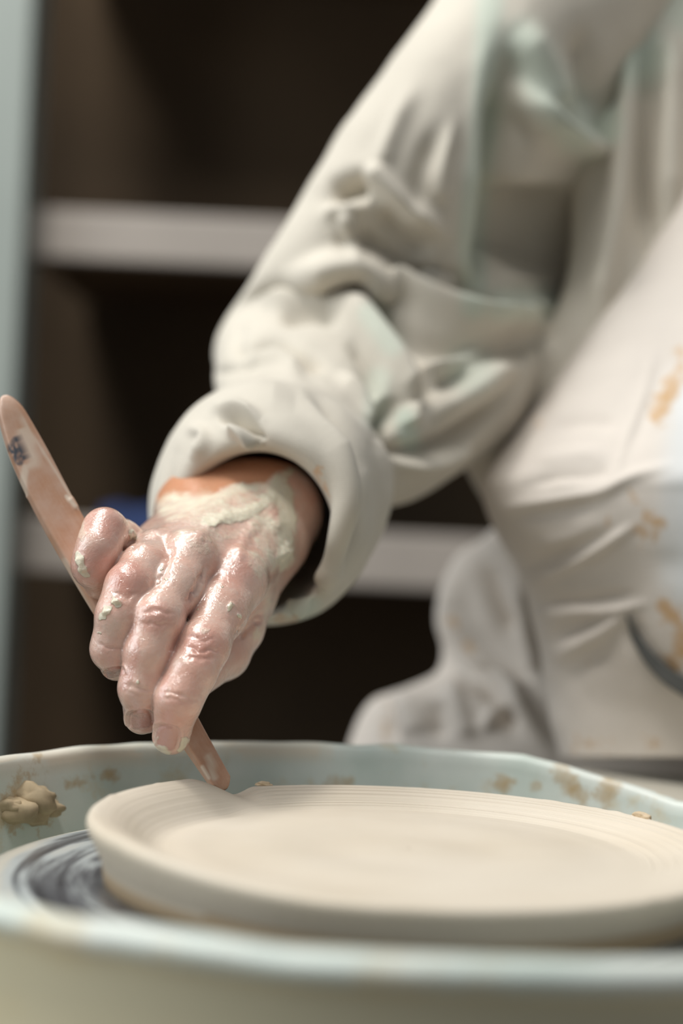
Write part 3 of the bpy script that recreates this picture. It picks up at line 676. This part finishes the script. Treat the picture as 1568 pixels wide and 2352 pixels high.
mint = paint(V, Q, [([(1400, 0), (1450, 120)], 90, 0.7), ([(1380, 60), (1390, 300)], 40, 0.6), ([(1568, 20)], 60, 0.5)])
shirt = mesh_obj('shirt', V, Q, M_SHIRT, o_person, np.stack([0 * mint, mint, 0 * mint], 1))

# apron skirt hanging over the lap
SK = [(1150, 1205), (1105, 1240), (1050, 1280), (1015, 1360), (1008, 1430), (1022, 1490), (1008, 1545), (940, 1580), (860, 1610), (815, 1690), (790, 1800), (780, 2000)]
SKR = [((1700 + 0 * x0, y0, .965), (x0 - 1700, 0, 0), (0, 0, -.10 - 0.00002 * (1150 - x0))) for x0, y0 in SK]
V, Q = loft(SKR, 220, 420)
V = sculpt(V, Q, [([(1105, 1270), (1135, 1370), (1180, 1470)], 22, -.010), ([(1060, 1300), (1050, 1400), (1100, 1500), (1180, 1600), (1260, 1720)], 22, .010), ([(1190, 1320), (1215, 1450), (1240, 1580)], 20, .008), ([(1100, 1560), (1150, 1610), (1180, 1680)], 22, -.010), ([(1035, 1560), (1060, 1640), (1080, 1700)], 20, .006), ([(1000, 1600), (1010, 1700)], 20, -.006), ([(890, 1590), (905, 1700)], 10, -.006), ([(930, 1600), (960, 1690)], 26, .005), ([(1110, 1680), (1160, 1600)], 14, .006)])
V += vnormals(V, Q) * (0.0012 * vnoise(V, 26, 12))[:, None]
st = paint(V, Q, [([(1035, 1425), (1060, 1465), (1085, 1495)], 14, 0.6), ([(882, 1660), (890, 1700)], 12, 0.7), ([(860, 1600)], 14, 0.5)], True, 0, 2)
skirt = mesh_obj('apron_skirt', V, Q, M_APRON, o_person, np.stack([st, 0 * st, 0 * st], 1))

# apron bib, a thick cotton sheet wrapped round the belly
ys = [-150, 100, 333, 556, 760, 938, 1045, 1096, 1137, 1193, 1250, 1310, 1438, 1565, 1660, 1738]
xl = [1720, 1640, 1568, 1489, 1350, 1227, 1145, 1110, 1104, 1122, 1152, 1188, 1228, 1258, 1272, 1284]
dl = [.90, .88, .862, .85, .832, .815, .805, .80, .80, .80, .803, .806, .81, .812, .81, .81]
dc = [.84, .82, .80, .785, .765, .745, .735, .73, .73, .73, .73, .73, .73, .735, .745, .75]
nr, nc = 260, 300
row = resample(np.stack([xl, ys, dl, dc], 1), nr)
u = np.linspace(0, 1, nc) ** 1.35
V = np.zeros((nr, nc, 3))
for i, (x0, y0, d0, d1) in enumerate(row):
    xs = x0 + u * (2320 - x0)
    dp = d0 + (d1 - d0) * (1 - (1 - np.clip(u / 0.55, 0, 1)) ** 2.0) + 0.06 * np.clip((u - .55) / .45, 0, 1) ** 2
    roll = np.exp(-(u / 0.018) ** 1.0)
    V[i] = P(xs + 14 * 0, y0 + 0 * xs, dp + 0.022 * roll)
V = V.reshape(-1, 3); Q = grid_quads(nr, nc)
if facing(V, vnormals(V, Q)).mean() < 0: Q = Q[:, ::-1]
V = sculpt(V, Q, [([(1145, 1170), (1278, 1148), (1380, 1128), (1447, 1096), (1540, 1070)], 13, .0032), ([(1160, 1190), (1280, 1175), (1380, 1155)], 20, -.003), ([(1190, 1122), (1278, 1095), (1360, 1088), (1400, 1070)], 18, -.004), ([(1230, 1060), (1310, 1045), (1390, 1040)], 18, .003), ([(1260, 985), (1340, 970), (1420, 975)], 16, -.003),
 ([(1210, 1345), (1329, 1286), (1406, 1240), (1456, 1206)], 12, .0035), ([(1210, 1300), (1300, 1265), (1390, 1215)], 18, -.003), ([(1227, 1408), (1320, 1406), (1406, 1402), (1486, 1386)], 9, .003), ([(1240, 1385), (1340, 1380), (1460, 1365)], 13, -.0035), ([(1280, 1508), (1340, 1475), (1390, 1448), (1440, 1405)], 12, .0035), ([(1260, 1470), (1320, 1440), (1370, 1420)], 20, -.003), ([(1290, 1540), (1400, 1490)], 30, -.002),
 ([(1500, 800), (1478, 902), (1431, 1030), (1415, 1090)], 10, .0012), ([(1520, 820), (1495, 920), (1450, 1030)], 16, -.001), ([(1225, 1250), (1320, 1235), (1400, 1200)], 18, .002), ([(1440, 1420), (1490, 1500), (1568, 1570)], 22, -.003), ([(1300, 860), (1400, 850), (1480, 830)], 30, .002), ([(1250, 1500), (1270, 1600), (1285, 1700)], 16, .003)], gain=0.7)
V += vnormals(V, Q) * (0.0012 * vnoise(V, 30, 15) + 0.0004 * vnoise(V, 90, 16))[:, None]
st = paint(V, Q, [([(1545, 880), (1520, 930), (1505, 955)], 24, 0.85), ([(1519, 886)], 8, 0.9), ([(1565, 860)], 26, 0.6), ([(1490, 1190), (1470, 1240)], 38, 0.44), ([(1505, 1200), (1510, 1240)], 22, 0.66), ([(1450, 1130), (1455, 1200)], 18, 0.40), ([(1530, 1400), (1568, 1470), (1545, 1540)], 34, 0.72), ([(1610, 1500)], 70, 0.8), ([(1394, 1188), (1396, 1205)], 9, 0.5), ([(1235, 975)], 16, 0.45), ([(1255, 920)], 16, 0.36), ([(1345, 1526)], 13, 0.55), ([(1460, 1400), (1475, 1420)], 12, 0.5), ([(1330, 1705), (1400, 1715)], 30, 0.40), ([(1500, 1705)], 30, 0.38), ([(1560, 810)], 20, 0.5), ([(1640, 1000)], 60, 0.5)], True, 0, 2)
wt = paint(V, Q, [([(1590, 900), (1585, 1100), (1580, 1350)], 50, 1.0), ([(1560, 1000), (1545, 1150), (1545, 1330)], 36, 0.7)], True, 0, 2)
apron = mesh_obj('apron', V, Q, M_APRON, o_person, np.stack([st, wt, 0 * st], 1))
md = apron.modifiers.new('thick', 'SOLIDIFY'); md.thickness = 0.0022; md.offset = -1
AV = V

# dark sheet standing in for the shadow of a pocket fold in the apron
x, y, z = proj(AV); fr = facing(AV, vnormals(AV, Q)) > 0
cp = resample([(1440, 1414), (1465, 1472), (1508, 1530), (1568, 1575), (1700, 1640), (1880, 1690), (2060, 1700)], 80)
hw = resample([(1.5, 0), (10, 0), (16, 0), (20, 0), (22, 0), (22, 0), (22, 0)], 80)[:, 0]
tg = np.gradient(cp, axis=0); tg /= np.linalg.norm(tg, axis=1, keepdims=True); pn = np.stack([-tg[:, 1], tg[:, 0]], 1)
pts = []
for i in range(80):
    for v in np.linspace(-1, 1, 9):
        q = cp[i] + pn[i] * hw[i] * v
        k = np.argmin((x - q[0]) ** 2 + (y - q[1]) ** 2)
        pts.append((q[0], q[1], z[k] - 0.0015 - 0.0025 * (1 - v * v)))
pts = np.array(pts); pts[:, 2] = np.convolve(np.pad(pts[:, 2], 60, 'edge'), np.ones(121) / 121, 'valid') - 0.001
V = P(pts[:, 0], pts[:, 1], pts[:, 2]); Q = grid_quads(80, 9)
if facing(V, vnormals(V, Q)).mean() < 0: Q = Q[:, ::-1]
shade_strip = mesh_obj('apron_shade_strip', V, Q, M_SHADE_STRIP, o_person)
md = shade_strip.modifiers.new('thick', 'SOLIDIFY'); md.thickness = 0.002; md.offset = -1

# ------------------------------------------------------------------ scraps of clay
def blob(name, loc, size, seed, material, label, rot=0):
    bm = bmesh.new(); bmesh.ops.create_icosphere(bm, subdivisions=4, radius=1)
    me = bpy.data.meshes.new(name); bm.to_mesh(me); bm.free()
    v = np.array([q.co[:] for q in me.vertices])
    v *= (1 + 0.30 * vnoise(v, 1.6, seed) + 0.14 * vnoise(v, 4.0, seed + 1))[:, None]
    v[:, 2] = np.maximum(v[:, 2], -0.45)
    v *= np.array(size)
    me.vertices.foreach_set('co', v.astype(np.float32).ravel())
    me.polygons.foreach_set('use_smooth', np.ones(len(me.polygons), bool))
    me.materials.append(material); me.update()
    o = bpy.data.objects.new(name, me); COL.objects.link(o); o.location = loc; o.rotation_euler = (0, 0, rot)
    return tag(o, label, 'clay')
def on_plate(a, r, dz=0): return (PC[0] + R * r * math.cos(math.radians(a)), PC[1] + R * r * math.sin(math.radians(a)), Z_RIM + dz)
blob('clay_curl', on_plate(33, 0.985, 0.0006), (.0040, .0012, .0014), 3, M_SCRAP, 'thin curl of clay on the rim of the plate far from the tool', math.radians(123))
blob('clay_crumb', on_plate(120, 0.985, 0.0006), (.0028, .0010, .0010), 5, M_SCRAP, 'small clay crumb on the plate rim just beside the tool tip', math.radians(20))
